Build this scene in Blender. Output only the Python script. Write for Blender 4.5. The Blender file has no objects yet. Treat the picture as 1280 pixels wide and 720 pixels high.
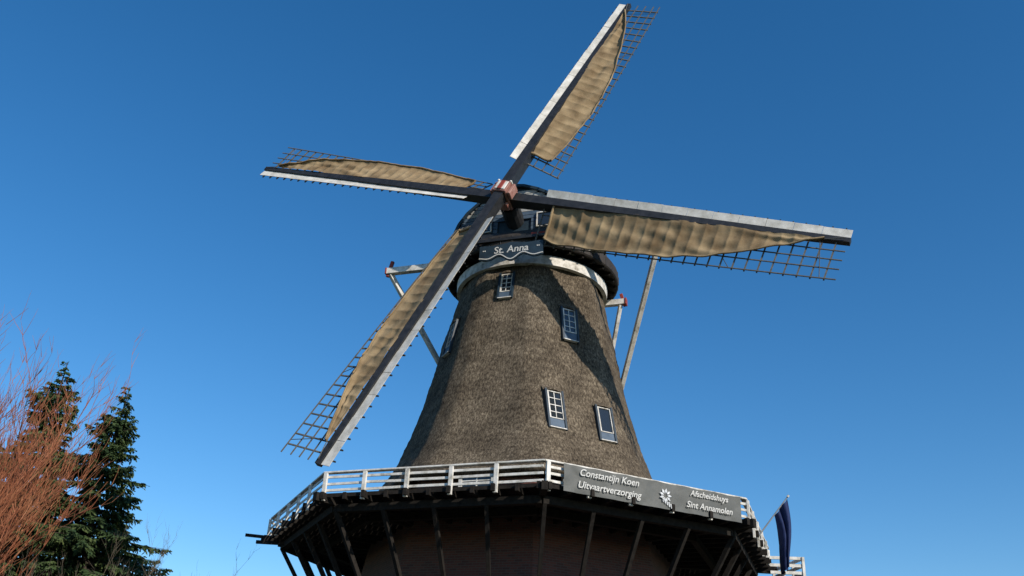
import bpy, math, random
from math import sin, cos, radians, pi, sqrt
from mathutils import Vector, Matrix, noise
random.seed(7)
V=Vector
scene=bpy.context.scene
scene.view_settings.view_transform='Standard'
scene.view_settings.look='None'
scene.view_settings.exposure=0

# ------------------------------------------------------------ materials
def new_mat(name):
    m=bpy.data.materials.new(name); m.use_nodes=True
    nt=m.node_tree; b=nt.nodes['Principled BSDF']
    return m,nt,b
def N(nt,t,**k):
    n=nt.nodes.new(t)
    for a,v in k.items():
        if a in n.inputs: n.inputs[a].default_value=v
        else: setattr(n,a,v)
    return n
def mat(name,stops,scale=6,rough=.8,bump=.2,stretch=(1,1,1),detail=8,spec=.3,dist=.02,metal=0,bscale=None,spread=(.3,.7)):
    m,nt,b=new_mat(name)
    tc=N(nt,'ShaderNodeTexCoord'); mp=N(nt,'ShaderNodeMapping'); mp.inputs['Scale'].default_value=stretch
    nz=N(nt,'ShaderNodeTexNoise'); nz.inputs['Scale'].default_value=scale; nz.inputs['Detail'].default_value=detail; nz.inputs['Roughness'].default_value=.65
    cr=N(nt,'ShaderNodeValToRGB'); e=cr.color_ramp.elements
    n=len(stops)
    for i,c in enumerate(stops):
        pos=spread[0]+(spread[1]-spread[0])*i/max(1,n-1)
        if i<2: el=e[i]; el.position=pos
        else: el=e.new(pos)
        el.color=(*c,1)
    if n==1: e[1].color=(*stops[0],1)
    L=nt.links.new
    L(tc.outputs['Object'],mp.inputs[0]); L(mp.outputs[0],nz.inputs['Vector']); L(nz.outputs['Fac'],cr.inputs[0]); L(cr.outputs[0],b.inputs['Base Color'])
    b.inputs['Roughness'].default_value=rough; b.inputs['Specular IOR Level'].default_value=spec; b.inputs['Metallic'].default_value=metal
    if bump>0:
        n2=N(nt,'ShaderNodeTexNoise'); n2.inputs['Scale'].default_value=bscale or scale*3; n2.inputs['Detail'].default_value=6
        L(mp.outputs[0],n2.inputs['Vector'])
        bp=N(nt,'ShaderNodeBump'); bp.inputs['Strength'].default_value=bump; bp.inputs['Distance'].default_value=dist
        L(n2.outputs['Fac'],bp.inputs['Height']); L(bp.outputs[0],b.inputs['Normal'])
    return m
M={}
M['white']=mat('white_paint',[(.22,.20,.16),(.50,.48,.43),(.68,.66,.62)],scale=4,rough=.6,bump=.2,detail=12,spread=(.3,.58))
M['cream']=mat('cream_sailboard_paint',[(.40,.38,.33),(.72,.70,.65)],scale=3,rough=.5,bump=.1)
M['greywood']=mat('weathered_grey_paint',[(.25,.25,.24),(.45,.45,.43)],scale=7,rough=.7)
M['black']=mat('black_tarred_wood',[(.010,.011,.012),(.03,.031,.034)],scale=5,rough=.5,spec=.4)
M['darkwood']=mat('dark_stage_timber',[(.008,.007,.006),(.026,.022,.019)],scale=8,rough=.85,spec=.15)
M['lath']=mat('lattice_wood',[(.06,.06,.055),(.14,.135,.12)],scale=10,rough=.8)
M['green']=mat('dark_teal_paint',[(.014,.026,.04),(.024,.045,.065)],scale=4,rough=.5,bump=.1)
M['bluegrey']=mat('blue_grey_paint',[(.05,.08,.12),(.09,.13,.18)],scale=4,rough=.6)
M['red']=mat('red_paint',[(.20,.03,.02),(.30,.055,.04)],scale=6,rough=.6)
M['pink']=mat('faded_red_paint',[(.22,.07,.055),(.40,.24,.20)],scale=5,rough=.7)
M['capdark']=mat('cap_tarred_boards',[(.018,.016,.015),(.05,.043,.038)],scale=3,rough=.75,stretch=(1,1,.3))
M['banner']=mat('banner_vinyl',[(.075,.079,.075),(.11,.115,.11)],scale=1.3,rough=.6,bump=.5,bscale=2.5,dist=.07)
M['text']=mat('white_print',[(.44,.44,.42),(.56,.56,.54)],scale=3,rough=.6,bump=0)
M['flag']=mat('navy_flag_cloth',[(.008,.015,.06),(.015,.03,.10)],scale=5,rough=.8)
M['steel']=mat('galvanised_steel',[(.3,.31,.32),(.45,.46,.47)],scale=8,rough=.4,metal=.5)
M['bark']=mat('spruce_bark',[(.04,.032,.025),(.08,.065,.05)],scale=8,rough=.9)
M['twig']=mat('red_brown_twigs',[(.13,.042,.025),(.27,.095,.045),(.36,.17,.085)],scale=1.2,rough=.7,bump=0)
M['baretwig']=mat('bare_twigs',[(.07,.055,.04),(.16,.13,.09)],scale=1.5,rough=.8,bump=0)
def leafmat(name,a,b_,c):
    m,nt,b=new_mat(name); L=nt.links.new
    tc=N(nt,'ShaderNodeTexCoord'); nz=N(nt,'ShaderNodeTexNoise'); nz.inputs['Scale'].default_value=1.1; nz.inputs['Detail'].default_value=8
    cr=N(nt,'ShaderNodeValToRGB'); e=cr.color_ramp.elements
    e[0].position=.3;e[0].color=(*a,1);e[1].position=.5;e[1].color=(*b_,1);x=e.new(.7);x.color=(*c,1)
    L(tc.outputs['Object'],nz.inputs['Vector']);L(nz.outputs['Fac'],cr.inputs[0]);L(cr.outputs[0],b.inputs['Base Color'])
    b.inputs['Roughness'].default_value=.7; b.inputs['Specular IOR Level'].default_value=.2
    return m
M['needles']=leafmat('spruce_needles',(.02,.04,.014),(.042,.07,.024),(.085,.11,.036))
m,nt,b=new_mat('window_glass'); b.inputs['Base Color'].default_value=(.02,.025,.03,1); b.inputs['Roughness'].default_value=.08; b.inputs['Specular IOR Level'].default_value=.8; M['glass']=m
m,nt,b=new_mat('dark_red_brick'); L=nt.links.new
uv=N(nt,'ShaderNodeUVMap'); uv.uv_map='UVMap'
br=N(nt,'ShaderNodeTexBrick'); br.inputs['Color1'].default_value=(.17,.06,.045,1); br.inputs['Color2'].default_value=(.09,.04,.035,1); br.inputs['Mortar'].default_value=(.12,.10,.09,1)
br.inputs['Scale'].default_value=1; br.inputs['Brick Width'].default_value=.22; br.inputs['Row Height'].default_value=.07; br.inputs['Mortar Size'].default_value=.008; br.inputs['Bias'].default_value=-.1
nz=N(nt,'ShaderNodeTexNoise'); nz.inputs['Scale'].default_value=1.2; nz.inputs['Detail'].default_value=6
mx=N(nt,'ShaderNodeMix',data_type='RGBA',blend_type='MULTIPLY'); mx.inputs[0].default_value=.5
bp=N(nt,'ShaderNodeBump'); bp.inputs['Strength'].default_value=.4; bp.inputs['Distance'].default_value=.01
L(uv.outputs[0],br.inputs['Vector']);L(br.outputs['Color'],mx.inputs[6]);L(nz.outputs['Color'],mx.inputs[7]);L(mx.outputs[2],b.inputs['Base Color'])
L(br.outputs['Fac'],bp.inputs['Height']);bp.invert=True;L(bp.outputs[0],b.inputs['Normal']);b.inputs['Roughness'].default_value=.9;M['brick']=m
m,nt,b=new_mat('reed_thatch'); L=nt.links.new
tc=N(nt,'ShaderNodeTexCoord')
mp=N(nt,'ShaderNodeMapping'); mp.inputs['Scale'].default_value=(1,1,.42); L(tc.outputs['Object'],mp.inputs[0])
fine=N(nt,'ShaderNodeTexNoise'); fine.inputs['Scale'].default_value=18; fine.inputs['Detail'].default_value=9; fine.inputs['Roughness'].default_value=.85; L(mp.outputs[0],fine.inputs['Vector'])
big=N(nt,'ShaderNodeTexNoise'); big.inputs['Scale'].default_value=1.1; big.inputs['Detail'].default_value=7; L(tc.outputs['Object'],big.inputs['Vector'])
mp2=N(nt,'ShaderNodeMapping'); mp2.inputs['Scale'].default_value=(.5,.5,7); L(tc.outputs['Object'],mp2.inputs[0])
crs=N(nt,'ShaderNodeTexNoise'); crs.inputs['Scale'].default_value=1.0; crs.inputs['Detail'].default_value=5; L(mp2.outputs[0],crs.inputs['Vector'])
cr=N(nt,'ShaderNodeValToRGB'); e=cr.color_ramp.elements
e[0].position=.38;e[0].color=(.024,.019,.014,1);e[1].position=.5;e[1].color=(.13,.105,.077,1);x=e.new(.63);x.color=(.34,.285,.21,1)
L(fine.outputs['Fac'],cr.inputs[0])
cr2=N(nt,'ShaderNodeValToRGB'); e=cr2.color_ramp.elements
e[0].position=.34;e[0].color=(.58,.57,.56,1);e[1].position=.66;e[1].color=(1,.99,.97,1)
L(big.outputs['Fac'],cr2.inputs[0])
cr3=N(nt,'ShaderNodeValToRGB'); e=cr3.color_ramp.elements
e[0].position=.38;e[0].color=(.76,.75,.75,1);e[1].position=.6;e[1].color=(1,1,1,1); L(crs.outputs['Fac'],cr3.inputs[0])
mx=N(nt,'ShaderNodeMix',data_type='RGBA',blend_type='MULTIPLY'); mx.inputs[0].default_value=1
mx2=N(nt,'ShaderNodeMix',data_type='RGBA',blend_type='MULTIPLY'); mx2.inputs[0].default_value=1
L(cr.outputs[0],mx.inputs[6]);L(cr2.outputs[0],mx.inputs[7]);L(mx.outputs[2],mx2.inputs[6]);L(cr3.outputs[0],mx2.inputs[7]);L(mx2.outputs[2],b.inputs['Base Color'])
bp=N(nt,'ShaderNodeBump'); bp.inputs['Strength'].default_value=.7; bp.inputs['Distance'].default_value=.035
L(fine.outputs['Fac'],bp.inputs['Height']);L(bp.outputs[0],b.inputs['Normal']);b.inputs['Roughness'].default_value=1;b.inputs['Specular IOR Level'].default_value=.1;M['thatch']=m
m,nt,b=new_mat('tan_sail_canvas'); L=nt.links.new
tc=N(nt,'ShaderNodeTexCoord'); nz=N(nt,'ShaderNodeTexNoise'); nz.inputs['Scale'].default_value=1.6; nz.inputs['Detail'].default_value=9
cr=N(nt,'ShaderNodeValToRGB'); e=cr.color_ramp.elements
e[0].position=.3;e[0].color=(.14,.095,.052,1);e[1].position=.7;e[1].color=(.34,.255,.15,1)
L(tc.outputs['Object'],nz.inputs['Vector']);L(nz.outputs['Fac'],cr.inputs[0]);L(cr.outputs[0],b.inputs['Base Color'])
n2=N(nt,'ShaderNodeTexNoise'); n2.inputs['Scale'].default_value=5; n2.inputs['Detail'].default_value=4;L(tc.outputs['Object'],n2.inputs['Vector'])
bp=N(nt,'ShaderNodeBump'); bp.inputs['Strength'].default_value=.35; bp.inputs['Distance'].default_value=.04;L(n2.outputs['Fac'],bp.inputs['Height']);L(bp.outputs[0],b.inputs['Normal'])
b.inputs['Roughness'].default_value=.9;b.inputs['Specular IOR Level'].default_value=.1;M['cloth']=m

# ------------------------------------------------------------ mesh builder
class MB:
    def __init__(s): s.v=[];s.f=[];s.m=[];s.uv=[];s.mats=[]
    def mi(s,k):
        if k not in s.mats: s.mats.append(k)
        return s.mats.index(k)
    def face(s,pts,k,uv=None):
        i=len(s.v); s.v+= [tuple(p) for p in pts]; s.f.append(tuple(range(i,i+len(pts)))); s.m.append(s.mi(k)); s.uv.append(uv)
    def hexa(s,P,k):
        i=len(s.v); s.v+=[tuple(p) for p in P]
        for q in ((3,2,1,0),(4,5,6,7),(0,1,5,4),(1,2,6,5),(2,3,7,6),(3,0,4,7)):
            s.f.append(tuple(i+a for a in q)); s.m.append(s.mi(k)); s.uv.append(None)
    def box(s,c,ax,h,k):
        x,y,z=[V(a)*hh for a,hh in zip(ax,h)]; c=V(c)
        s.hexa([c-x-y-z,c+x-y-z,c+x+y-z,c-x+y-z,c-x-y+z,c+x-y+z,c+x+y+z,c-x+y+z],k)
    def beam(s,p0,p1,w,h,k,up=(0,0,1),w1=None,h1=None):
        p0=V(p0);p1=V(p1);d=(p1-p0).normalized();up=V(up)
        x=d.cross(up)
        if x.length<1e-4: x=d.cross(V((1,0,0)))
        x.normalize(); y=x.cross(d).normalized(); w1=w1 or w;h1=h1 or h
        a=[p0+x*sx*w/2+y*sy*h/2 for sx,sy in((-1,-1),(1,-1),(1,1),(-1,1))]
        b=[p1+x*sx*w1/2+y*sy*h1/2 for sx,sy in((-1,-1),(1,-1),(1,1),(-1,1))]
        s.hexa(a+b,k)
    def tube(s,pts,rads,k,n=6):
        i=len(s.v); P=[V(p) for p in pts]
        for j,p in enumerate(P):
            d=(P[min(j+1,len(P)-1)]-P[max(j-1,0)]).normalized()
            x=d.cross(V((0,0,1)) if abs(d.z)<.9 else V((1,0,0))).normalized();y=d.cross(x)
            for q in range(n):
                a=2*pi*q/n; s.v.append(tuple(p+(x*cos(a)+y*sin(a))*rads[j]))
        for j in range(len(P)-1):
            for q in range(n):
                q2=(q+1)%n; s.f.append((i+j*n+q,i+j*n+q2,i+(j+1)*n+q2,i+(j+1)*n+q)); s.m.append(s.mi(k)); s.uv.append(None)
    def grid(s,rows,k,closed=False,uvf=None):
        i=len(s.v); nr=len(rows);nc=len(rows[0])
        for r in rows: s.v+=[tuple(p) for p in r]
        for a in range(nr-1):
            for b_ in range(nc if closed else nc-1):
                b2=(b_+1)%nc
                s.f.append((i+a*nc+b_,i+a*nc+b2,i+(a+1)*nc+b2,i+(a+1)*nc+b_)); s.m.append(s.mi(k))
                s.uv.append([uvf(a,b_),uvf(a,b_+1),uvf(a+1,b_+1),uvf(a+1,b_)] if uvf else None)
    def obj(s,name,parent=None,smooth=False,bevel=0):
        me=bpy.data.meshes.new(name); me.from_pydata(s.v,[],s.f)
        for k in s.mats: me.materials.append(M[k])
        me.polygons.foreach_set('material_index',s.m)
        if any(s.uv):
            u=me.uv_layers.new(name='UVMap')
            for p,q in zip(me.polygons,s.uv):
                if q:
                    for li,c in zip(p.loop_indices,q): u.data[li].uv=c
        if smooth: me.polygons.foreach_set('use_smooth',[True]*len(me.polygons))
        me.update()
        o=bpy.data.objects.new(name,me); scene.collection.objects.link(o)
        if parent: o.parent=parent
        if bevel:
            b=o.modifiers.new('bevel','BEVEL'); b.width=bevel; b.segments=1; b.limit_method='ANGLE'
        return o
def empty(name,loc=(0,0,0)):
    e=bpy.data.objects.new(name,None); scene.collection.objects.link(e); return e
def text(body,name,mtx,size,matk,parent,shear=0,offset=0,align='CENTER',extrude=.004):
    c=bpy.data.curves.new(name,'FONT'); c.body=body; c.size=size; c.shear=shear; c.offset=offset; c.align_x=align; c.align_y='CENTER'; c.extrude=extrude
    c.materials.append(M[matk]); o=bpy.data.objects.new(name,c); scene.collection.objects.link(o); o.parent=parent; o.matrix_world=mtx; return o

# ------------------------------------------------------------ windmill frame
AX=V((.74,30.69,0)); AL=radians(2.1)
def azd(a): return V((sin(a),-cos(a),0))
def azt(a): return V((cos(a),sin(a),0))
mill=empty('windmill')
C22=cos(pi/8)
prof=[(9.35,5.0),(9.7,4.78),(10.1,4.55),(10.6,4.31),(11.2,4.08),(12,3.82),(13,3.55),(14,3.33),(14.85,3.18),(16,2.9),(16.7,2.76),(17.25,2.68)]
def rad(z):
    if z<=prof[0][0]: return prof[0][1]
    for (a,b),(c,d) in zip(prof,prof[1:]):
        if z<=c: return b+(d-b)*(z-a)/(c-a)
    return prof[-1][1]
def octr(phi,R,rnd=.965):
    p=(phi+pi/8)%(pi/4)-pi/8
    q=pi/8-abs(p)
    return min(R*C22/cos(q), R*rnd)
tb=MB(); rows=[]; nseg=192; nz_=110
for i in range(nz_+1):
    z=9.35+(17.25-9.35)*i/nz_; R=rad(z)*1.012; row=[]
    for j in range(nseg):
        phi=2*pi*j/nseg; r=octr(phi,R)
        d=azd(phi+AL); P=AX+d*r+V((0,0,z))
        n=noise.noise(P*1.3)*.035+noise.noise(P*5)*.02+noise.noise(P*14)*.012
        row.append(P+d*n)
    rows.append(row)
tb.grid(rows,'thatch',closed=True)
r2=[AX+azd(2*pi*j/nseg+AL)*(octr(2*pi*j/nseg,4.35))+V((0,0,9.5)) for j in range(nseg)]
r3=[AX+azd(2*pi*j/nseg+AL)*(octr(2*pi*j/nseg,4.95))+V((0,0,9.2)) for j in range(nseg)]
tb.grid([r2,r3,rows[0]],'thatch',closed=True)
tb.obj('thatched_body',mill,smooth=True)
rg=MB()
def ring(mb,prs,k,n=96):
    mb.grid([[AX+azd(2*pi*j/n)*r+V((0,0,z)) for j in range(n)] for r,z in prs],k,closed=True)
ring(rg,[(2.60,17.1),(2.74,17.12),(2.76,17.46),(2.62,17.5)],'white')
ring(rg,[(2.55,17.4),(2.55,17.9)],'black')
rg.obj('curb_ring',mill,smooth=False)
bb=MB()
bp_=[(0,5.9),(4,5.55),(8,4.85),(9.6,4.45)]
for k in range(8):
    a0=AL+k*pi/4;a1=a0+pi/4
    rws=[]
    for z,R in bp_:
        rws.append([AX+azd(a0)*R+V((0,0,z)),AX+azd(a1)*R+V((0,0,z))])
    def uvf(a,b_,rws=rws):
        R=bp_[a][1];w=R*sin(pi/8); return ((-w if b_==0 else w),bp_[a][0])
    bb.grid(rws,'brick',uvf=uvf)
bb.obj('brick_base',mill)

def ap(z): return rad(z)*C22*1.012
fa=lambda k: AL+radians(22.5+45*k)
def window(az,z,off,w,h,panes=(2,4)):
    mb=MB(); n0=azd(az); t=azt(az)
    sl=(ap(z-h/2)-ap(z+h/2))/h*.85
    u=(V((0,0,1))-n0*sl).normalized(); n=t.cross(u)
    if n.dot(n0)<0: n=-n
    c=AX+n0*ap(z)+t*off+V((0,0,z)); ax=(t,n,u)
    mb.box(c-n*.2,ax,(w/2+.08,.215,h/2+.06),'black')
    lo=.24*h; gc=c+u*lo/2+n*.03; gh=(h-lo)/2
    mb.box(gc,ax,(w/2-.02,.012,gh-.01),'glass')
    f=.03
    for sx,wd in((-1,.045),(1,.022)): mb.box(gc+t*sx*(w/2-wd/2)+n*.02,ax,(wd/2,.03,gh),'white')
    for sz in(-1,1): mb.box(gc+u*sz*(gh-f/2)+n*.018,ax,(w/2-f-.012,.028,f/2),'white')
    nx,ny=panes
    for i in range(1,nx): mb.box(gc+t*(-w/2+w*i/nx)+n*.012,ax,(.012,.02,gh-f),'white')
    for j in range(1,ny): mb.box(gc+u*(-gh+2*gh*j/ny)+n*.010,ax,(w/2-f,.018,.012),'white')
    mb.box(c-u*(h/2-lo/2)+n*.035,ax,(w/2+.01,.03,lo/2-.012),'bluegrey')
    mb.box(c-u*(h/2+.03)+n*.06,ax,(w/2+.04,.06,.014),'white')
    for sx in(-1,1): mb.box(c+t*sx*(w/2+.045)+n*.02,ax,(.032,.085,h/2+.05),'green')
    rr=[]
    for i in range(11):
        s_=-1+2*i/10; e=(1-s_*s_)
        rr.append([c+t*s_*(w/2+.10)+u*(h/2+.02)-n*.02,c+t*s_*(w/2+.10)+u*(h/2+.03)+n*(.02+.10*e),c+t*s_*(w/2+.11)+u*(h/2+.10)+n*(.0+.11*e),c+t*s_*(w/2+.1)+u*(h/2+.36)-n*.12])
    mb.grid(rr,'thatch')
    return mb.obj('tower_window',mill)
window(fa(-1),16.3,0,.40,.98)
window(fa(0),14.85,-.05,.46,1.2)
window(fa(0),11.5,-.88,.48,1.3)
window(fa(0),11.35,.85,.46,1.2,panes=(1,1))
window(fa(-2),14.8,0,.46,1.2)
window(fa(3),14.8,0,.46,1.2)
window(fa(4),11.5,0,.5,1.2)
def bwin(az,z,off,w,h,R):
    mb=MB(); n=azd(az); t=azt(az); u=V((0,0,1)); c=AX+n*(R*C22+.02)+t*off+u*z; ax=(t,n,u)
    mb.box(c,ax,(w/2,.05,h/2),'glass')
    for sx in(-1,1): mb.box(c+t*sx*w/2+n*.04,ax,(.05,.06,h/2+.05),'white')
    for sz in(-1,1): mb.box(c+u*sz*h/2+n*.038,ax,(w/2-.05,.058,.05),'white')
    mb.box(c+n*.035,ax,(.02,.04,h/2-.05),'white')
    for q in(-.33,.0,.33): mb.box(c+u*q*h+n*.033,ax,(w/2-.05,.036,.016),'white')
    mb.obj('base_window',mill)
bwin(fa(-1),8.75,.1,1.0,1.0,4.75); bwin(fa(0),8.75,-.4,1.0,1.0,4.75); bwin(fa(-2),8.75,0,.9,1.0,4.75); bwin(fa(1),8.75,0,.9,1.0,4.75)
for k in range(8): bwin(fa(k),4.6,0,1.0,1.5,5.45)
mb=MB(); n=azd(fa(-1));t=azt(fa(-1));u=V((0,0,1));c=AX+n*(5.82*C22)+u*1.3
mb.box(c,(t,n,u),(1.2,.12,1.3),'green'); mb.box(c+u*1.38,(t,n,u),(1.35,.16,.08),'white')
for s_ in(-1,1): mb.box(c+t*s_*1.28,(t,n,u),(.08,.16,1.3),'white')
mb.obj('door',mill)

# ------------------------------------------------------------ stage (gallery)
st=MB(); APO=8*C22
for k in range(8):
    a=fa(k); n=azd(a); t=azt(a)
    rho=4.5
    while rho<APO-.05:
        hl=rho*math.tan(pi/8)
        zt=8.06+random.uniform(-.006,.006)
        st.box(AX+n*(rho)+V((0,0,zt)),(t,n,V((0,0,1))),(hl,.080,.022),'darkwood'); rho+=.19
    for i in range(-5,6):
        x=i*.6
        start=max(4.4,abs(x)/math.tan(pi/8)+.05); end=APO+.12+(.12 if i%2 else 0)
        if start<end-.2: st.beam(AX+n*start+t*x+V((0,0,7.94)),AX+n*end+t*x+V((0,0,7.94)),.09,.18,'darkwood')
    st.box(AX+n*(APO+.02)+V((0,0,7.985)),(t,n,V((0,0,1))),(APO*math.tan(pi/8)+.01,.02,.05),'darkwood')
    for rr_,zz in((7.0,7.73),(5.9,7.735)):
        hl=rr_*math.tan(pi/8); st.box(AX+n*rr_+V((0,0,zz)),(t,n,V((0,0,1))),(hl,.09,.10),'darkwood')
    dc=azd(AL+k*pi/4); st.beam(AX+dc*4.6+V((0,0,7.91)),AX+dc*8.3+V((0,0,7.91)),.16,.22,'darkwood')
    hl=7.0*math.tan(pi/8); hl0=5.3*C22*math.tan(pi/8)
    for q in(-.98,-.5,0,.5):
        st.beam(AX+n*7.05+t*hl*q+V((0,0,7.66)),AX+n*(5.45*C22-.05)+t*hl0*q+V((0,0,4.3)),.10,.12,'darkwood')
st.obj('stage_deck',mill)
xb=MB(); d1=azd(AL-pi/2)
xb.beam(AX+d1*7+V((0,.3,8.0)),AX+d1*8.85+V((0,.1,8.05)),.08,.09,'darkwood')
xb.beam(AX+d1*7+V((0,-.4,7.75)),AX+d1*8.35+V((0,-.4,7.75)),.09,.10,'darkwood')
xb.obj('hoist_beams',mill)
rl=MB(); u=V((0,0,1))
for k in range(8):
    a0=AL+k*pi/4;p0=AX+azd(a0)*8.02;p1=AX+azd(a0+pi/4)*8.02; n=azd(fa(k));t=azt(fa(k)); Ls=(p1-p0).length
    for i in range(5):
        p=p0.lerp(p1,i/5)+ (t*.06 if i==0 else V((0,0,0)))
        j=random.uniform(-.01,.01)
        rl.box(p+u*(8.19)+n*.10+t*j,(t,n,u),(.055,.035,.37),'white')
    mid=(p0+p1)/2
    rl.box(mid+u*8.60,(t,n,u),(Ls/2+.02,.085,.022),'white')
    for z,hh in((8.46,.035),(8.28,.035),(8.10,.035)):
        for i in range(5):
            q0=p0.lerp(p1,i/5)+u*(z+random.uniform(-.012,.012))+n*.045; q1=p0.lerp(p1,(i+1)/5)+u*(z+random.uniform(-.012,.012))+n*.045
            rl.beam(q0+t*.004,q1-t*.004,.03,hh*2,'white')
rl.obj('stage_railing',mill,bevel=.006)

# ------------------------------------------------------------ cap
phi=-.3262;tau=.2818;psi=.345;LS=11.55
sh=azd(phi); rt=azt(phi); up=V((0,0,1))
def cp(a,b,z): return AX+sh*a+rt*b+V((0,0,z))
nrm=(sh*cos(tau)+up*sin(tau)); uu=(up*cos(tau)-sh*sin(tau))
cb=MB()
stn=[(-3.1,1.2,19.2),(-2.9,1.6,19.45),(-2.3,2.15,19.8),(-1.2,2.6,20.1),(0,2.8,20.3),(1.0,2.7,20.4),(1.8,2.45,20.45),(2.35,2.2,20.45)]
sec=[(1.0,0),(1.02,.12),(1.0,.28),(.93,.45),(.8,.62),(.6,.78),(.36,.9),(.14,.98),(0,1.0)]
rows=[]
for a,w,zt in stn:
    z0=18.0; pr=[(w*x,z0+(zt-z0)*y) for x,y in sec]
    full=pr+[(-x,z) for x,z in pr[::-1][1:]]
    rows.append([cp(a,b,z) for b,z in full])
cb.grid(rows,'capdark')
cb.face(rows[0][::-1],'capdark')
cb.face(rows[-1],'green')
cb.obj('cap_body',mill,smooth=False)
cf=MB()
a=2.36
for i in range(15):
    z=18.1+i*.15; y=(z-18)/2.45
    w=0
    for (x0,y0),(x1,y1) in zip(sec,sec[1:]):
        if y0<=y<=y1: w=(x0+(x1-x0)*(y-y0)/(y1-y0))*2.2
    if w<.2: continue
    k='bluegrey' if i<9 else 'greywood'
    if i in(3,4,5,6):
        for s_ in(-1,1): cf.box(cp(a+.03,s_*(w+.62)/2,z),(rt,sh,up),((w-.62)/2,.03,.066),'bluegrey')
    else: cf.box(cp(a+.03,0,z),(rt,sh,up),(w,.03,.066),k)
for s_ in (-1,1):
    cf.box(cp(a+.05,s_*1.15,18.95),(rt,sh,up),(.36,.04,.30),'green')
    cf.box(cp(a+.07,s_*1.15,18.95),(rt,sh,up),(.28,.04,.22),'glass')
    for q in(-1,1):
        cf.box(cp(a+.09,s_*1.15+q*.3,18.95),(rt,sh,up),(.02,.05,.30),'white'); cf.box(cp(a+.09,s_*1.15,18.95+q*.28),(rt,sh,up),(.28,.048,.02),'white')
pts=[(x*2.24,18+(2.5)*y) for x,y in sec]
for s_ in(-1,1):
    for (b0,z0),(b1,z1) in zip(pts,pts[1:]): cf.beam(cp(a+.04,s_*b0,z0),cp(a+.04,s_*b1,z1),.22,.10,'green')
cf.beam(cp(2.75,-2.0,18.15),cp(2.75,2.1,18.15),.30,.30,'black')
cf.beam(cp(3.15,-1.5,17.86),cp(3.15,1.9,17.86),.12,.10,'black')
cf.beam(cp(3.16,.9,17.95),cp(3.16,2.2,17.95),.08,.08,'red')
for s_ in(-1.5,-.6,.6,1.5): cf.beam(cp(2.3,s_,18.0),cp(3.2,s_,17.9),.14,.14,'black')
cf.box(cp(2.78,-1.95,18.15),(rt,sh,up),(.06,.17,.17),'white');cf.box(cp(2.78,2.05,18.15),(rt,sh,up),(.06,.17,.17),'white')
cf.obj('cap_front',mill)
bm=MB()
ring(bm,[(2.56,17.85),(3.0,17.66),(3.12,17.62),(3.16,17.66),(3.16,18.0),(3.1,18.1),(2.6,18.35)],'capdark')
for i in range(36):
    d=azd(2*pi*i/36+.05); bm.beam(AX+d*2.6+V((0,0,17.70)),AX+d*3.05+V((0,0,17.60)),.07,.13,'darkwood')
for i in range(48):
    d=azd(2*pi*i/48); bm.beam(AX+d*3.17+V((0,0,17.67)),AX+d*3.17+V((0,0,17.99)),.02,.02,'black')
bm.obj('cap_brim',mill)
nb=MB(); c=cp(3.42,.28,17.22)
top_=[];bot=[]
for i in range(33):
    s_=-1+2*i/32; x=s_*1.12
    zt=.30+.03*cos(s_*pi*2)-.06*abs(s_)**3; zb=-.20-.12*cos(s_*pi*1.0)**2-.06*cos(s_*pi*3)
    top_.append((x,zt));bot.append((x,zb))
F=[[c+rt*x+up*z+sh*.03 for x,z in bot],[c+rt*x+up*z+sh*.03 for x,z in top_]]
Bk=[[c+rt*x+up*z-sh*.03 for x,z in top_],[c+rt*x+up*z-sh*.03 for x,z in bot]]
nb.grid(F,'green');nb.grid(Bk,'green');nb.grid([F[1],Bk[0]],'green');nb.grid([Bk[1],F[0]],'green')
for i in range(32):
    p=[c+rt*bot[j][0]+up*(bot[j][1]+.06)+sh*.04 for j in(i,i+1)]
    nb.beam(p[0],p[1],.02,.035,'text')
for sx in(-.98,-.92,.92,.98): nb.box(c+rt*sx+up*.08+sh*.035,(rt,sh,up),(.02,.008,.02),'text')
for sx in(-.9,.9): nb.beam(c+rt*sx+up*.2-sh*.05,cp(2.8,.28+sx,17.9),.06,.06,'black')
nb.obj('name_board',mill)
def tm(pos,x,y,z):
    m_=Matrix(((x.x,y.x,z.x,pos.x),(x.y,y.y,z.y,pos.y),(x.z,y.z,z.z,pos.z),(0,0,0,1))); return m_
text('St. Anna','name_lettering',tm(c+up*.05+sh*.036,rt,up,sh),.36,'text',mill,shear=.1,offset=.004)
tl=MB(); T=AX-sh*5.71+V((0,0,8.02+.0))
za,zb=17.94,17.42
tl.beam(cp(1.73,-5.1,za),cp(1.73,5.1,za),.22,.24,'white')
tl.beam(cp(-1.5,-3.2,zb),cp(-1.5,3.2,zb),.20,.22,'white')
tl.beam(cp(-2.6,0,18.2),T+V((0,0,-.6)),.34,.4,'greywood',w1=.26,h1=.3)
for s_ in(-1,1):
    e=cp(1.73,s_*4.95,za-.1); tl.beam(e,T+rt*s_*.2,.15,.17,'white')
    e2=cp(-1.5,s_*3.0,zb-.1); tl.beam(e2,T+rt*s_*.15,.13,.15,'white')
    for c0,l in((cp(1.73,s_*5.02,za),.42),(cp(-1.5,s_*3.12,zb),.34)):
        tl.beam(c0+up*l*1.0-rt*s_*.10,c0-up*l*.5+rt*s_*.05,.11,.12,'red')
        tl.box(c0+rt*s_*.09,(rt,sh,up),(.03,.13,.13),'red')
tl.box(T+V((0,0,-.05)),(rt,sh,up),(.5,.12,.12),'white')
tl.obj('tail_poles',mill,bevel=.01)

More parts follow.
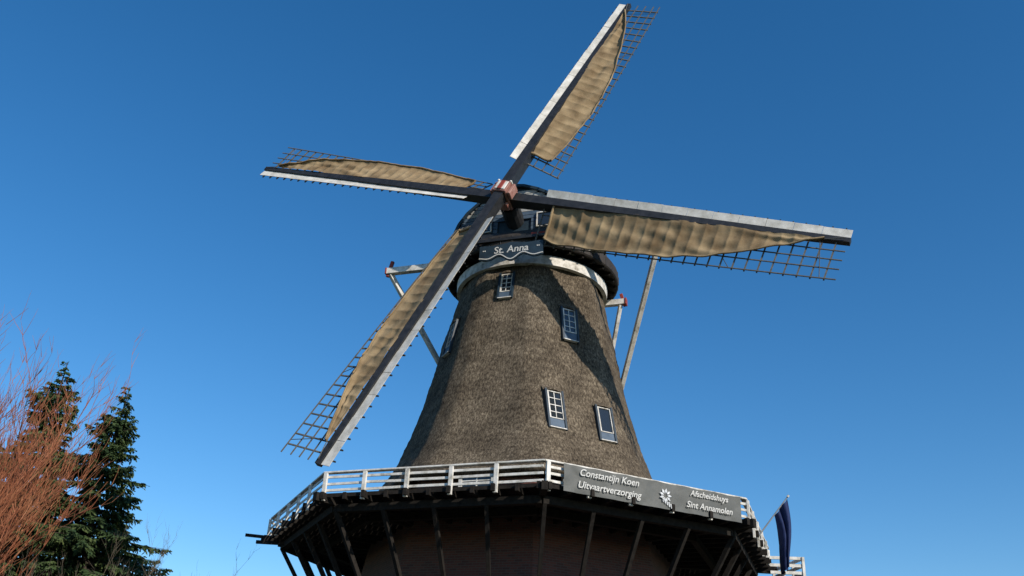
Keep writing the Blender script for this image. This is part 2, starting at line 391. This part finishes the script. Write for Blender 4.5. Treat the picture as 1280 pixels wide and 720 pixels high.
# ------------------------------------------------------------ sails
hub=AX+sh*3.5448+V((0,0,19.41))
hb=MB()
e0=(rt*cos(psi)-uu*sin(psi));e1=(rt*sin(psi)+uu*cos(psi))
hb.tube([hub-nrm*2.6,hub-nrm*.5],[.34,.34],'black',16)
hb.box(hub-nrm*.0,(e0,e1,nrm),(.26,.26,.46),'pink')
hb.box(hub+nrm*.47,(e0,e1,nrm),(.20,.20,.02),'white')
hb.box(hub+nrm*.495,(e0,e1,nrm),(.09,.21,.018),'red')
for s_ in(-1,1):
    hb.box(hub+e0*s_*.34+nrm*.2,(e0,e1,nrm),(.06,.24,.16),'pink'); hb.box(hub+e1*s_*.34-nrm*.2,(e0,e1,nrm),(.24,.06,.16),'pink')
    hb.box(hub+e0*s_*.24+e1*.24+nrm*.3,(e0,e1,nrm),(.04,.04,.18),'white')
hb.obj('poll_end_hub',mill,bevel=.02)
def sail(k,seed):
    rnd=random.Random(seed)
    a=psi+k*pi/2; er=rt*sin(a)+uu*cos(a); et=rt*cos(a)-uu*sin(a)
    off=nrm*(.2 if k%2==0 else -.2); H=hub+off
    def tw(r): return radians(27-24*min(1,max(0,(r-1.5)/(LS-1.5)))**.9)
    def P(r,t,n=0):
        w=tw(r); return H+er*r+et*(t*cos(w))+nrm*(-t*sin(w)+n)
    s=MB()
    s.beam(H,H+er*LS,.36,.40,'black',up=tuple(nrm),w1=.17,h1=.17)
    nb_=12; dr=(LS-.02-1.5)/nb_
    def Q(r_,t,n):
        w=radians(26-19*min(1,max(0,(r_-1.5)/(LS-1.5))))
        return H+er*r_-et*(t*cos(w))+nrm*(t*sin(w)+n)
    for i in range(nb_):
        r0=1.5+i*dr+.006; r1=r0+dr-.012
        w0=.16*(1-.4*(r0/LS))
        j=rnd.uniform(-.008,.008)
        b=.36-.05*(r0/LS)
        pts=[Q(r0,w0,.02+j),Q(r1,w0,.02+j),Q(r1,w0+b,.03+j),Q(r0,w0+b,.03+j)]
        n2=nrm*.025
        s.hexa([p-n2 for p in pts]+[p for p in pts],'cream')
    r=1.7
    while r<LS-.1:
        w0=.17*(1-.4*(r/LS)); s.beam(Q(r,.0,-.03),Q(r,w0+.39,-.03),.035,.05,'black',up=tuple(nrm)); r+=.385
    W=1.48 if k else 1.36
    r=1.55
    while r<LS-.02:
        s.beam(P(r,.0,0),P(r,W+.04,0),.04,.04,'lath',up=tuple(nrm)); r+=.385
    for t in(.42,.76,1.10,W):
        R=[1.55+(LS-1.6)*i/14 for i in range(15)]
        for r0,r1 in zip(R,R[1:]): s.beam(P(r0,t,.03),P(r1,t,.03),.03,.03,'lath',up=tuple(nrm))
    s.obj('sail_frame',mill)
    keys=[(.17,1.38),(.2,1.50),(.40,1.54),(.55,1.50),(.66,1.30),(.78,.90),(.86,.52),(.92,.24),(.94,.14)]
    if k==3: keys=[(.17,1.1),(.2,1.2),(.40,1.40),(.55,1.34),(.66,1.2),(.78,.88),(.86,.52),(.92,.24),(.94,.14)]
    if k==0: keys=[(.17,.95),(.25,1.12),(.40,1.34),(.55,1.28),(.66,1.12),(.78,.82),(.86,.52),(.92,.24),(.94,.14)]
    if k==2: keys=[(.17,.9),(.25,1.0),(.40,1.1),(.55,1.08),(.66,.98),(.78,.7),(.86,.42),(.92,.2),(.94,.12)]
    def wid(f):
        for (a_,b_),(c_,d_) in zip(keys,keys[1:]):
            if f<=c_: return b_+(d_-b_)*(f-a_)/(c_-a_)
        return keys[-1][1]
    c=MB(); rows=[]; nr=300; nt_=26
    sd=V((seed*3.1,seed*1.7,0))
    for i in range(nr+1):
        f=.17+.77*i/nr; r=f*LS; w=wid(f)+.035*noise.noise(V((f*14,seed,0)))
        row=[]
        for j in range(nt_+1):
            q=j/nt_; t=.10+(w-.10)*q
            ph=(r-1.55)/.385; sag=-.055*abs(sin(pi*ph))**.8*(.25+.75*sin(pi*min(1,q*1.05)))*(.8+.4*noise.noise(V((r*.8,seed,3))))
            pl=.025*sin((q*w*9)+4*noise.noise(V((r*.7,q*2,seed))))*min(1,max(0,(f-.3)*2.5))
            dg=.018*sin(5.5*(r*.55-t*1.6)+5*noise.noise(V((r*.35,t,seed+9))))
            nn=.025*noise.noise(V((r*1.2,t*2.2,0))+sd)+.018*noise.noise(V((r*4,t*3,0))+sd)
            roll=.05*max(0,(q-.88)/.12)
            row.append(P(r,t,.155+sag+pl+dg+nn+roll))
        rows.append(row)
    c.grid(rows,'cloth')
    edge=[rw[-1]+nrm*.02 for rw in rows[::4]]
    c.tube(edge,[.03]*len(edge),'cloth',6)
    inn=rows[0]; c.tube([p+nrm*.02 for p in inn[::2]],[.05]*len(inn[::2]),'cloth',6)
    c.obj('sail_cloth',mill,smooth=True)
    rp=MB()
    for f0 in(.2,.45,.7,.93):
        w=wid(f0); p0=P(f0*LS,w,.12);p1=P(f0*LS+.3,W,.03); rp.tube([p0,p1],[.012,.012],'lath',4)
    rp.tube([P(.93*LS,.15,.12),P(LS*.99,.0,.15)],[.015,.015],'lath',4)
    rp.obj('sail_ropes',mill)
for k in range(4): sail(k,k+1)

# ------------------------------------------------------------ banner
ban=empty('banner_sign')
n=azd(fa(0));t=azt(fa(0)); p0=AX+azd(AL)*8.02;p1=AX+azd(AL+pi/4)*8.02
bs=MB(); rows=[]
for i in range(121):
    f=.075+.885*i/120; row=[]
    for j in range(13):
        z=7.88+.70*j/12
        wv=.010*sin(i*.45+j*.3)+.022*noise.noise(V((i*.13,j*.22,2)))+.012*noise.noise(V((i*.3+j*.3,j*.1,5)))
        zz=z+ (-.02*abs(sin(i*pi/20)) if j==12 else 0)
        row.append(p0.lerp(p1,f)+n*(.165+wv)+V((0,0,zz)))
    rows.append(row)
bs.grid(rows,'banner'); bs.obj('banner_sheet',ban,smooth=True)
def bt(s,f,z,size,**k): text(s,'banner_lettering',tm(p0.lerp(p1,f)+n*.215+V((0,0,z)),t,V((0,0,1)),n),size,'text',ban,shear=.25,offset=.003,extrude=.002,**k)
bt('Constantijn Koen',.285,8.40,.245); bt('Uitvaartverzorging',.285,8.09,.245)
bt('Afscheidshuys',.785,8.41,.215); bt('Sint Annamolen',.785,8.10,.23)
fl=MB(); c=p0.lerp(p1,.56)+n*.21+V((0,0,8.22))
for i in range(9):
    a=i*2*pi/9; d=t*cos(a)+V((0,0,1))*sin(a); e=-t*sin(a)+V((0,0,1))*cos(a)
    fl.face([c+d*.05,c+d*.12+e*.04,c+d*.19,c+d*.12-e*.03],'steel')
for i in range(0,14,3):
    q=c-V((0,0,.05))+t*(.02*i-.1)+V((0,0,-.012*i)); fl.face([q,q+t*.03,q+t*.05-V((0,0,.12)),q+t*.02-V((0,0,.12))],'steel')
fl.obj('banner_flower_logo',ban)

# ------------------------------------------------------------ flag
fg=empty('flag_on_pole')
fdir=azd(AL+radians(62))
b0=AX+fdir*7.45+V((0,0,8.0)); dirp=(fdir*.75+V((.05,0,.95))).normalized()
pm=MB(); pm.tube([b0,b0+dirp*1.6],[.025,.018],'steel',8); pm.tube([b0+dirp*1.6,b0+dirp*1.66],[.04,.03],'white',8); pm.obj('pole',fg)
fm=MB(); rows=[]
tp=b0+dirp*1.55
for i in range(41):
    f=i/40; row=[]
    for j in range(17):
        g=j/16
        P0=tp-dirp*(g*.62)*(1-.5*f)
        P0=P0+V((.07*sin(f*4.2+.4)-.02*f,0,-2.0*f*(1-.04*g)))+V((.05*sin(g*10+f*4)*(.4+f),.17*sin(g*12+1+f*3)*(.3+f),0))
        row.append(P0)
    rows.append(row)
fm.grid(rows,'flag')
fm.obj('flag_cloth',fg,smooth=True)
sr=MB(); A=V((9.0,31.2,0));B=V((9.35,29.2,0))
for z in(7.94,7.72,7.5): sr.beam(A+up*z,B+up*z,.05,.09,'white'); sr.beam(B+up*z+V((-.02,.02,0)),B+up*z+V((-1.0,.1,0)),.05,.09,'white')
for i in range(4): p=A.lerp(B,i/3); sr.beam(p+up*6.95,p+up*7.98,.08,.08,'white')
sr.box(V((8.75,30.2,6.98)),(V((1,0,0)),V((0,1,0)),up),(.55,1.1,.05),'darkwood')
sr.beam(V((8.9,31.2,6.95)),V((9.6,38.5,.1)),.9,.12,'darkwood')
sr.obj('stage_stair',mill)

# ------------------------------------------------------------ trees
def spruce(loc,H,spread,seed,base=1.5,drop=.08):
    rnd=random.Random(seed); root=empty('spruce_tree')
    L0=V(loc); tr=MB()
    bend=[V((.12*sin(i*.7+seed),.12*cos(i*.5),0)) for i in range(13)]
    tr.tube([L0+V((0,0,H*i/12))+bend[i] for i in range(13)],[.30*(1-i/12.3)+.012 for i in range(13)],'bark',8)
    nd=MB()
    z=base
    while z<H-.15:
        rem=H-z
        ml=min(spread,.14+rem*.37+.3*sin(z*2.1+seed)*min(1,rem/3))
        nbr=rnd.randint(6,9) if rem>1.6 else 4
        a0=rnd.uniform(0,6.28)
        for b_ in range(nbr):
            a=a0+b_*2*pi/nbr+rnd.uniform(-.35,.35); l=ml*rnd.choice((.45,.65,.85,.95,1,1.2))*rnd.uniform(.8,1.1)
            if rnd.random()<drop: continue
            d=V((cos(a),sin(a),0)); s_=V((-sin(a),cos(a),0))
            rise=.25+.3*rnd.random()-(.0 if rem<3 else .25); zb=z+rnd.uniform(-.18,.18)
            org=L0+V((0,0,zb))+bend[min(12,int(zb/H*12))]
            def bp(f): return org+d*(l*f)+V((0,0,l*(rise*f-.42*f*f+.20*f**4)))
            tr.tube([bp(0),bp(.35),bp(.7),bp(.97)],[.035*l/2.5+.008,.025*l/2.5+.006,.014,.006],'bark',4)
            ns=max(4,int(l/.065))
            for i in range(ns):
                f=.12+.88*(i+rnd.random())/ns; p=bp(f)
                env=(.22+.36*sin(pi*min(1,f*.9+.08)))*min(1,.35+l/2.4)
                for sd in(-1,1):
                    if rnd.random()<.08: continue
                    tl_=env*rnd.uniform(.6,1.25)
                    dv=(s_*sd*rnd.uniform(.5,1)+d*rnd.uniform(.35,.9)+V((0,0,-rnd.uniform(.15,.95)))).normalized()
                    w=rnd.uniform(.045,.085); e=dv.cross(V((rnd.uniform(-1,1),rnd.uniform(-1,1),rnd.uniform(.2,1)))).normalized()*w
                    m_=p+dv*tl_*.45; nd.face([p,m_+e,p+dv*tl_,m_-e],'needles')
                    for g in(.35,.7):
                        pp=p+dv*tl_*g; d2=(dv+V((rnd.uniform(-1,1),rnd.uniform(-1,1),rnd.uniform(-1,.2)))*.9).normalized()*tl_*.45
                        e2=d2.cross(V((rnd.uniform(-1,1),rnd.uniform(-1,1),1))).normalized()*w*.7
                        nd.face([pp,pp+d2*.5+e2,pp+d2,pp+d2*.5-e2],'needles')
        z+=(.30+.13*rnd.random())*(1 if rem>4 else .8)
    for i in range(24):
        p=L0+V((0,0,H-.8*rnd.random()))+bend[12]; a=rnd.uniform(0,6.28); d=V((cos(a)*.5,sin(a)*.5,.6))*rnd.uniform(.1,.25); e=V((-sin(a),cos(a),0))*.025
        nd.face([p,p+d*.5+e,p+d,p+d*.5-e],'needles')
    tr.obj('trunk_and_branches',root); nd.obj('needle_foliage',root)
spruce((-22.5,45,0),19.4,3.7,3,drop=.08)
spruce((-19.4,45.5,0),18.4,3.7,11,drop=.06)
spruce((-27.5,50,0),16.5,3.2,5)

def twiggy(name,loc,H,rad_,nst,seed,k,r0=.03,levels=3,lean=.0,cnts=(6,5,4),part='stems_and_twigs',lr=(.42,.68),rmin=.003):
    rnd=random.Random(seed); root=empty(name); mb=MB(); L0=V(loc)
    def branch(p,d,l,r,lev):
        n=5 if lev==0 else 4; pts=[p];rs=[r]; dd=d.copy()
        for i in range(n):
            dd=(dd+V((rnd.uniform(-1,1),rnd.uniform(-1,1),rnd.uniform(-.5,.9)))*.13).normalized(); p=p+dd*l/n; pts.append(p); rs.append(r*(1-(i+1)/n*.7))
        mb.tube(pts,rs,k,3 if lev else 5)
        if lev<levels:
            for _ in range(cnts[lev]):
                i=rnd.randint(1,n); q=pts[i]
                o=V((rnd.uniform(-1,1),rnd.uniform(-1,1),rnd.uniform(0,.9)))
                nd=(dd*.9+o*.55).normalized(); branch(q,nd,l*rnd.uniform(.30,.50),rs[i]*.62+rmin,lev+1)
    for i in range(nst):
        a=rnd.uniform(0,6.28); q=rnd.random()**.6
        d=V((cos(a)*q*rad_/H*1.5+lean,sin(a)*q*rad_/H*1.5,1)).normalized()
        branch(L0+V((cos(a)*.4,sin(a)*.4,0)),d,H*rnd.uniform(*lr)*(1-.12*q),r0*rnd.uniform(.7,1.2),0)
    mb.obj(part,root)
twiggy('red_willow_shrub',(-12.85,20,0),9.7,3.0,200,4,'twig',.036,3,lr=(.5,.76),rmin=.0045)
twiggy('bare_tree',(-14.3,40,0),10.4,3.0,16,9,'baretwig',.06,3)
twiggy('bare_tree',(-17.5,39,0),10.4,3.0,18,19,'baretwig',.06,3)

# ------------------------------------------------------------ ground
gm,nt,b=new_mat('grass_ground'); L=nt.links.new
tc=N(nt,'ShaderNodeTexCoord'); nz=N(nt,'ShaderNodeTexNoise'); nz.inputs['Scale'].default_value=.6; nz.inputs['Detail'].default_value=12; nz.inputs['Roughness'].default_value=.7
cr=N(nt,'ShaderNodeValToRGB'); e=cr.color_ramp.elements; e[0].position=.35;e[0].color=(.02,.03,.01,1);e[1].position=.7;e[1].color=(.06,.07,.025,1)
L(tc.outputs['Object'],nz.inputs['Vector']);L(nz.outputs['Fac'],cr.inputs[0]);L(cr.outputs[0],b.inputs['Base Color']);b.inputs['Roughness'].default_value=1;M['grass']=gm
g=MB(); g.face([(-1500,-1500,0),(1500,-1500,0),(1500,1500,0),(-1500,1500,0)],'grass'); g.obj('ground')
M['paving']=mat('brick_paving',[(.06,.04,.035),(.11,.08,.065)],scale=9,rough=.9)
pv=MB(); pv.face([AX+azd(i*2*pi/48)*11+V((0,0,.004)) for i in range(48)],'paving'); pv.obj('paved_yard')

# ------------------------------------------------------------ light
SAZ=radians(40); SEL=radians(28)
sd=V((sin(SAZ)*cos(SEL),-cos(SAZ)*cos(SEL),sin(SEL)))
sl=bpy.data.lights.new('sun','SUN'); sl.energy=5; sl.angle=radians(.5); sl.color=(1,.91,.79)
so=bpy.data.objects.new('sun',sl); scene.collection.objects.link(so); so.rotation_euler=(-sd).to_track_quat('-Z','Y').to_euler(); so.location=sd*100
w=bpy.data.worlds.new('World'); scene.world=w; w.use_nodes=True; nt=w.node_tree
sky=nt.nodes.new('ShaderNodeTexSky'); sky.sky_type='NISHITA'; sky.sun_disc=False; sky.sun_elevation=SEL
sky.sun_rotation=math.atan2(sd.x,sd.y); sky.air_density=1.0; sky.dust_density=.15; sky.ozone_density=3.2
hs=nt.nodes.new('ShaderNodeHueSaturation'); hs.inputs['Saturation'].default_value=1.3
nt.links.new(sky.outputs[0],hs.inputs['Color']); nt.links.new(hs.outputs[0],nt.nodes['Background'].inputs[0]); nt.nodes['Background'].inputs[1].default_value=.148

# ------------------------------------------------------------ camera
th,ro=.4793,.0518
c_,s_=cos(th),sin(th); f0=V((0,c_,s_)); u0=V((0,-s_,c_)); r0=V((1,0,0))
R=r0*cos(ro)+u0*sin(ro); U=-r0*sin(ro)+u0*cos(ro)
cam=bpy.data.cameras.new('camera'); cam.sensor_width=36; cam.lens=1173/1280*36; cam.clip_end=4000; cam.clip_start=.1
co=bpy.data.objects.new('camera',cam); scene.collection.objects.link(co); co.matrix_world=tm(V((0,0,1.6)),R,U,-f0)
scene.camera=co
